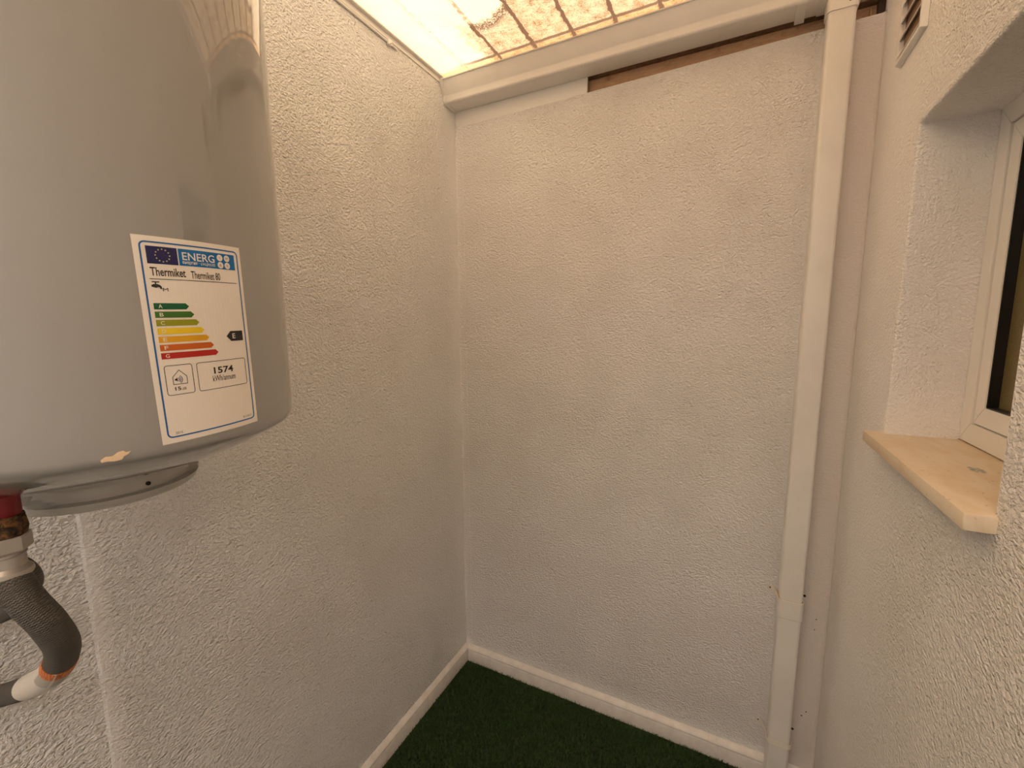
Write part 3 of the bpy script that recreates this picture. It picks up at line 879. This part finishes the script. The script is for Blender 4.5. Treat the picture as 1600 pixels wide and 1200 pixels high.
# ------------------------------------------------------------------ water connections under the heater
def hexnut(name, c, r, z0, z1, mat, parent, ch=0.0015):
    prof = [(r*0.94, z0), (r, z0+ch), (r, z1-ch), (r*0.94, z1)]
    return lathe(name, prof, c, mat, parent, 6, 20, None, 0.35)
def woven(name, pts, rad, parent): return tube(name, pts, rad, M_hose, parent, 28)

def paper_sleeve_mat():
    m, nt, b, o = new_mat('paper_sleeve'); k = NT(nt)
    tc = k.n('ShaderNodeTexCoord'); sp = k.n('ShaderNodeSeparateXYZ'); k.link(tc.outputs['UV'], sp.inputs[0])
    u, v = sp.outputs[0], sp.outputs[1]
    c = (0.66, 0.62, 0.56, 1)
    # orange printed corner, grey bands of small print
    du = k.math('ABSOLUTE', k.math('SUBTRACT', k.math('FRACT', k.math('ADD', u, 0.02)), 0.5))
    og = k.math('MULTIPLY', k.math('SUBTRACT', 1.0, k.ss(v, 0.020, 0.022)), k.ss(du, 0.16, 0.18))
    n = k.noise(tc.outputs['UV'], 60, 2)
    oc = k.mix(k.ss(n, 0.45, 0.55), (0.75, 0.23, 0.03, 1), (0.45, 0.09, 0.02, 1))
    c1 = k.mix(og, c, oc)
    gb = k.math('MULTIPLY', k.ss(du, 0.30, 0.32), k.math('MULTIPLY', k.ss(v, 0.02, 0.022), k.math('SUBTRACT', 1.0, k.ss(v, 0.052, 0.054))))
    c1 = k.mix(k.math('MULTIPLY', gb, 0.6), c1, (0.25, 0.23, 0.21, 1))
    k.link(c1, b.inputs['Base Color']); b.inputs['Roughness'].default_value = 0.5
    return m
M_sleeve = paper_sleeve_mat()

hs = empty('water_hose', (0.362, -1.379, 1.33))
tag(hs, 'thick dark braided hose with a red collar, nearest under the water heater', 'hose')
cA = (0.3620, -1.3790)
lathe('red_collar', [(0.0, 1.3365), (0.0120, 1.3365), (0.0140, 1.3345), (0.0140, 1.3150), (0.0130, 1.3135), (0.0, 1.3130)], cA, M_red, hs, 32, 40)
def rough_r(r, z, a, j): return r*(1+0.05*math.sin(5*a+z*900)+0.04*math.sin(11*a+2)) if r > 0.001 else r
lathe('hemp_joint', [(0.0, 1.3140), (0.0148, 1.3138), (0.0160, 1.3100), (0.0163, 1.3000), (0.0150, 1.2930), (0.0, 1.2925)], cA, M_rust, hs, 36, 60, rough_r)
nutA = hexnut('union_nut', cA, 0.0182, 1.2765, 1.2925, M_nickel, hs)
lathe('ferrule', [(0.0, 1.2770), (0.0130, 1.2770), (0.0125, 1.2750), (0.0140, 1.2735), (0.0128, 1.2720), (0.0128, 1.2610), (0.0165, 1.2570), (0.0172, 1.2530), (0.0160, 1.2505), (0.0, 1.2500)], (0.3640, -1.3800), M_nickel, hs, 36, 30)
pA = smooth_path([(0.3640, -1.3800, 1.2560), (0.3660, -1.3805, 1.2470), (0.3745, -1.3800, 1.2390), (0.3846, -1.3755, 1.2211), (0.3895, -1.3660, 1.1950), (0.3766, -1.3553, 1.1558), (0.3233, -1.3504, 1.1045), (0.2480, -1.3505, 1.0568), (0.1480, -1.3525, 1.0037), (0.0452, -1.3664, 0.9570), (0.0120, -1.3720, 0.9450)], 12)
woven('hose', pA, 0.0148, hs)
# paper sleeve round the hose after the bend
def sub(pts, i0, i1): return [p.copy() for p in pts[i0:i1+1]]
tube('paper_sleeve', sub(pA, 66, 87), 0.0154, M_sleeve, hs, 28)
lathe_v = box('wall_flange', (-0.0042, -1.397, 0.920), (0.0030, -1.347, 0.970), M_nickel, hs, 0.0015)
fixpar(hs)

hb = empty('water_hose', (0.165, -1.375, 1.34))
tag(hb, 'second dark braided hose looping behind the nearer one, by the wall', 'hose')
cB = (0.1650, -1.3750)
lathe('blue_collar', [(0.0, 1.3390), (0.0120, 1.3390), (0.0140, 1.3370), (0.0140, 1.3150), (0.0, 1.3140)], cB, plain('blue_plastic', (0.012, 0.05, 0.30), 0.4), hb, 32, 40)
hexnut('union_nut', cB, 0.0182, 1.2950, 1.3140, M_nickel, hb)
lathe('ferrule', [(0.0, 1.2955), (0.0130, 1.2955), (0.0128, 1.2800), (0.0168, 1.2740), (0.0160, 1.2700), (0.0, 1.2695)], cB, M_nickel, hb, 36, 30)
pB = smooth_path([(0.1650, -1.3750, 1.2760), (0.1680, -1.3735, 1.2450), (0.1820, -1.3640, 1.2230), (0.2002, -1.3522, 1.2075), (0.2125, -1.3400, 1.1955), (0.2090, -1.3340, 1.1734), (0.1815, -1.3400, 1.1424), (0.1302, -1.3451, 1.1137), (0.0531, -1.3659, 1.0849), (0.0120, -1.3760, 1.0720)], 12)
woven('hose', pB, 0.0148, hb)
tube('paper_sleeve', sub(pB, 26, 37), 0.0152, M_sleeve, hb, 28)
box('wall_flange', (-0.0042, -1.401, 1.047), (0.0030, -1.351, 1.097), M_nickel, hb, 0.0015)
fixpar(hb)

# ------------------------------------------------------------------ artificial turf
def turf(name, n, x0, x1, y0, y1):
    px = rng.uniform(x0, x1, n); py = rng.uniform(y0, y1, n)
    h = rng.uniform(0.008, 0.0155, n); a = rng.uniform(0, 2*PI, n); w = rng.uniform(0.0008, 0.0014, n)
    la = rng.uniform(0, 2*PI, n); ll = rng.uniform(0.0, 0.008, n)
    lx = np.cos(la)*ll; ly = np.sin(la)*ll
    co = np.zeros((n, 5, 3), np.float32)
    dx, dy = np.cos(a)*w, np.sin(a)*w
    co[:, 0] = np.stack([px-dx, py-dy, np.zeros(n)], 1); co[:, 1] = np.stack([px+dx, py+dy, np.zeros(n)], 1)
    mx, my = px+lx*0.35, py+ly*0.35
    co[:, 2] = np.stack([mx+dx*0.8, my+dy*0.8, h*0.6], 1); co[:, 3] = np.stack([mx-dx*0.8, my-dy*0.8, h*0.6], 1)
    tx = np.clip(px+lx, x0-0.002, x1+0.002); ty = np.clip(py+ly, y0, y1+0.002)
    co[:, 4] = np.stack([tx, ty, h], 1)
    b0 = np.arange(n)[:, None]*5
    quads = (b0+np.array([[0, 1, 2, 3]])); tris = (b0+np.array([[3, 2, 4]]))
    me = bpy.data.meshes.new(name)
    me.vertices.add(n*5); me.vertices.foreach_set('co', co.reshape(-1))
    loops = np.concatenate([quads.reshape(-1), tris.reshape(-1)]).astype(np.int32)
    me.loops.add(len(loops)); me.loops.foreach_set('vertex_index', loops)
    me.polygons.add(2*n)
    starts = np.concatenate([np.arange(n)*4, n*4+np.arange(n)*3]).astype(np.int32)
    me.polygons.foreach_set('loop_start', starts)
    me.update(calc_edges=True); me.validate()
    o_ = link(name, me, M_turf)
    o_['kind'] = 'stuff'
    return o_
tf = turf('artificial_turf', 170000, 0.0175, W-0.004, -2.1, -0.0175)
tag(tf, 'short dark green artificial turf covering the floor', 'turf')
